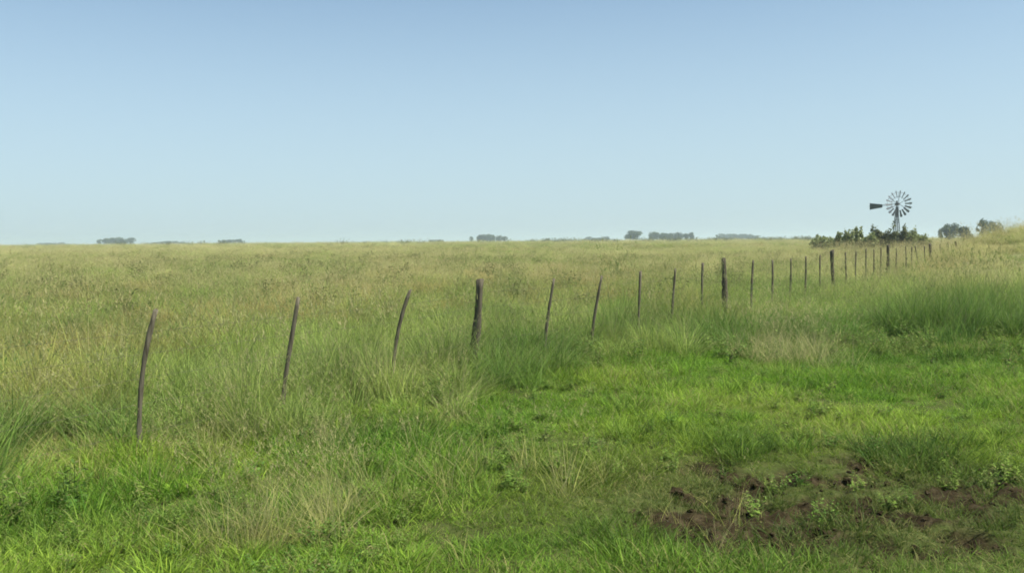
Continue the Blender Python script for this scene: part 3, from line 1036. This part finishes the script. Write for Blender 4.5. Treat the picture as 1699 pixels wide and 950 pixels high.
# ------------------------------------------------------------------ the windmill
def tube(V, Fc, p0, p1, r, n=6):
    p0, p1 = Vector(p0), Vector(p1)
    ax = (p1 - p0).normalized(); u_ = ax.orthogonal().normalized(); v_ = ax.cross(u_)
    b = len(V)
    for c in (p0, p1):
        for j in range(n):
            a = 2 * math.pi * j / n
            V.append(c + (u_ * math.cos(a) + v_ * math.sin(a)) * r)
    for j in range(n):
        Fc.append((b + j, b + (j + 1) % n, b + n + (j + 1) % n, b + n + j))
    Fc.append(tuple(b + j for j in reversed(range(n)))); Fc.append(tuple(b + n + j for j in range(n)))


def part(name, mat, parent, tubes=(), extra=None, loc=None):
    V, Fc = [], []
    for t in tubes:
        tube(V, Fc, *t)
    if extra:
        extra(V, Fc)
    o = obj(name, mesh_from(name, V, Fc, mat), parent)
    if loc:
        o.location = loc
    return o


WD = 112.0
hub = at_depth(1491.5, 338.5, WD)
WR = 21.8 / F * WD                          # wheel radius
wx, wy = hub.x - 0.25, hub.y
wz = h1(wx, wy)
HZ = hub.z - wz
mill = empty('windmill', (wx, wy, wz), 0, 'grey metal farm windmill with many bladed wheel and tail vane above the thicket', 'windmill')
half0, half1 = 0.46, 0.08
TT = HZ - 0.35
def legp(i, t):
    sx, sy = ((-1, -1), (1, -1), (1, 1), (-1, 1))[i]
    q = half0 + (half1 - half0) * t
    return Vector((sx * q, sy * q, TT * t))
for i in range(4):
    part('tower_leg', M['vane'], mill, [(legp(i, 0) - Vector((0, 0, 0.2)), legp(i, 1), 0.045)])
for lv in (0.2, 0.4, 0.58, 0.74, 0.88):
    for i in range(4):
        j = (i + 1) % 4
        part('girt', M['vane'], mill, [(legp(i, lv), legp(j, lv), 0.022)])
for a_, b_ in ((0.0, 0.2), (0.2, 0.4), (0.4, 0.58), (0.58, 0.74), (0.74, 0.88)):
    for i in range(4):
        j = (i + 1) % 4
        part('cross_brace', M['galv'], mill, [(legp(i, a_), legp(j, b_), 0.012), (legp(j, a_), legp(i, b_), 0.012)])
def deck(V, Fc):
    b = len(V); q = 0.62; z0, z1 = TT * 0.88, TT * 0.88 + 0.05
    for z in (z0, z1):
        for sx, sy in ((-1, -1), (1, -1), (1, 1), (-1, 1)):
            V.append(Vector((sx * q, sy * q, z)))
    Fc.extend([(b, b + 3, b + 2, b + 1), (b + 4, b + 5, b + 6, b + 7)])
    for j in range(4):
        k = (j + 1) % 4
        Fc.append((b + j, b + k, b + 4 + k, b + 4 + j))
SEEN = R(24)                                # angle of the wheel axis to the line of sight
YAW = SEEN - math.atan2(hub.x, hub.y)
ax = Vector((math.sin(YAW), -math.cos(YAW), 0))     # from the tower towards the wheel
sxv = Vector((math.cos(YAW), math.sin(YAW), 0))
zc = Vector((0, 0, HZ))
part('mast', M['vane'], mill, [((0, 0, TT * 0.86), (0, 0, HZ + 0.15), 0.075, 10)])
part('gearbox', M['galv'], mill, [(zc - ax * 0.28, zc + ax * 0.34, 0.17, 10), ((0, 0, HZ + 0.1), (0, 0, HZ + 0.42), 0.11, 8)])
part('pump_rod', M['galv'], mill, [((0, 0, 0), (0, 0, TT * 0.86), 0.018)])
wc = zc + ax * 0.48
NB = 18
def rim(r_):
    out = []
    for k in range(36):
        a0, a1 = 2 * math.pi * k / 36, 2 * math.pi * (k + 1) / 36
        out.append(((sxv * math.cos(a0) + Vector((0, 0, 1)) * math.sin(a0)) * r_, (sxv * math.cos(a1) + Vector((0, 0, 1)) * math.sin(a1)) * r_, 0.017, 5))
    return out
spokes = []
for k in range(6):
    a = 2 * math.pi * (k + 0.5) / 6
    e = sxv * math.cos(a) + Vector((0, 0, 1)) * math.sin(a)
    spokes += [(ax * 0.10, e * WR * 0.86, 0.016, 5), (ax * -0.12, e * WR * 0.86, 0.016, 5)]
wheel = part('wheel', M['galv'], mill, rim(WR * 0.56) + rim(WR * 0.87) + spokes + [(ax * -0.16, ax * 0.16, 0.11, 10)], loc=wc)
for k in range(NB):
    a = 2 * math.pi * k / NB + 0.05
    e = sxv * math.cos(a) + Vector((0, 0, 1)) * math.sin(a)
    tdir = -sxv * math.sin(a) + Vector((0, 0, 1)) * math.cos(a)
    V, Fc = [], []
    for q in (0.47, 0.75, 1.0):
        wdt = WR * 2 * math.pi / NB * q * 0.50
        for j in range(5):
            v = (j / 4 - 0.5) * 2
            tw = R(38)
            off = (tdir * math.cos(tw) + ax * math.sin(tw)) * v * wdt * 0.5
            camber = (ax * math.cos(tw) - tdir * math.sin(tw)) * (1 - v * v) * wdt * 0.14
            V.append(e * WR * q + off + camber)
    n0 = len(V)
    th = ax * 0.008
    V += [v + th for v in V[:n0]]
    for row in range(2):
        for j in range(4):
            p0 = row * 5 + j
            Fc.append((p0, p0 + 1, p0 + 6, p0 + 5)); Fc.append((n0 + p0 + 5, n0 + p0 + 6, n0 + p0 + 1, n0 + p0))
    edge = [0, 1, 2, 3, 4, 9, 14, 13, 12, 11, 10, 5]
    for i in range(len(edge)):
        p0, p1 = edge[i], edge[(i + 1) % len(edge)]
        Fc.append((p0, n0 + p0, n0 + p1, p1))
    obj('blade', mesh_from('blade', V, Fc, M['galv']), wheel)
# the tail, behind the tower
TSEEN = R(50)                               # the tail is swung round, half furled
TY = TSEEN - math.atan2(hub.x, hub.y)
ax = Vector((math.sin(TY), -math.cos(TY), 0))
sxv = Vector((math.cos(TY), math.sin(TY), 0))
tl = 44.0 / F * WD / math.sin(TSEEN)
v0 = 22.5 / F * WD / math.sin(TSEEN)
tdn = Vector((0, 0, -0.12))
tail = part('tail', M['galv'], mill, [(zc - ax * 0.2 + Vector((0, 0, 0.1)), zc - ax * tl + tdn, 0.028), (zc - ax * 0.2 - Vector((0, 0, 0.12)), zc - ax * tl * 0.75 + tdn, 0.022)])
V = []
hv0, hv1 = 2.6 / F * WD, 5.6 / F * WD
for dx in (-0.012, 0.012):
    for dist, hh in ((v0, hv0), (tl * 0.97, hv1)):
        for sg in (-1, 1):
            V.append(zc + tdn * 1.2 - ax * dist + Vector((0, 0, sg * hh)) + sxv * dx)
Fc = [(0, 1, 3, 2), (4, 6, 7, 5), (0, 4, 5, 1), (2, 3, 7, 6), (0, 2, 6, 4), (1, 5, 7, 3)]
vn = obj('vane', mesh_from('vane', V, Fc, M['vane']), tail)

# ------------------------------------------------------------------ haze over the plain
hz = bpy.data.meshes.new('haze')
bm = bmesh.new()
bmesh.ops.create_cube(bm, size=1)
for v in bm.verts:
    v.co = Vector((v.co.x * 10600, (v.co.y + 0.5) * 5500 - 150, -3 + (v.co.z + 0.5) * 23))
bm.to_mesh(hz); bm.free()
m, n, l = new_mat('haze_air')
pv = n.new('ShaderNodeVolumePrincipled')
pv.inputs['Color'].default_value = (0.66, 0.78, 0.84, 1)
pv.inputs['Density'].default_value = 0.00045
pv.inputs['Anisotropy'].default_value = 0.2
om = n.new('ShaderNodeOutputMaterial'); l.new(pv.outputs[0], om.inputs['Volume'])
hz.materials.append(m)
tag(obj('haze', hz), 'thin pale haze over the far plain', None, None, 'stuff')
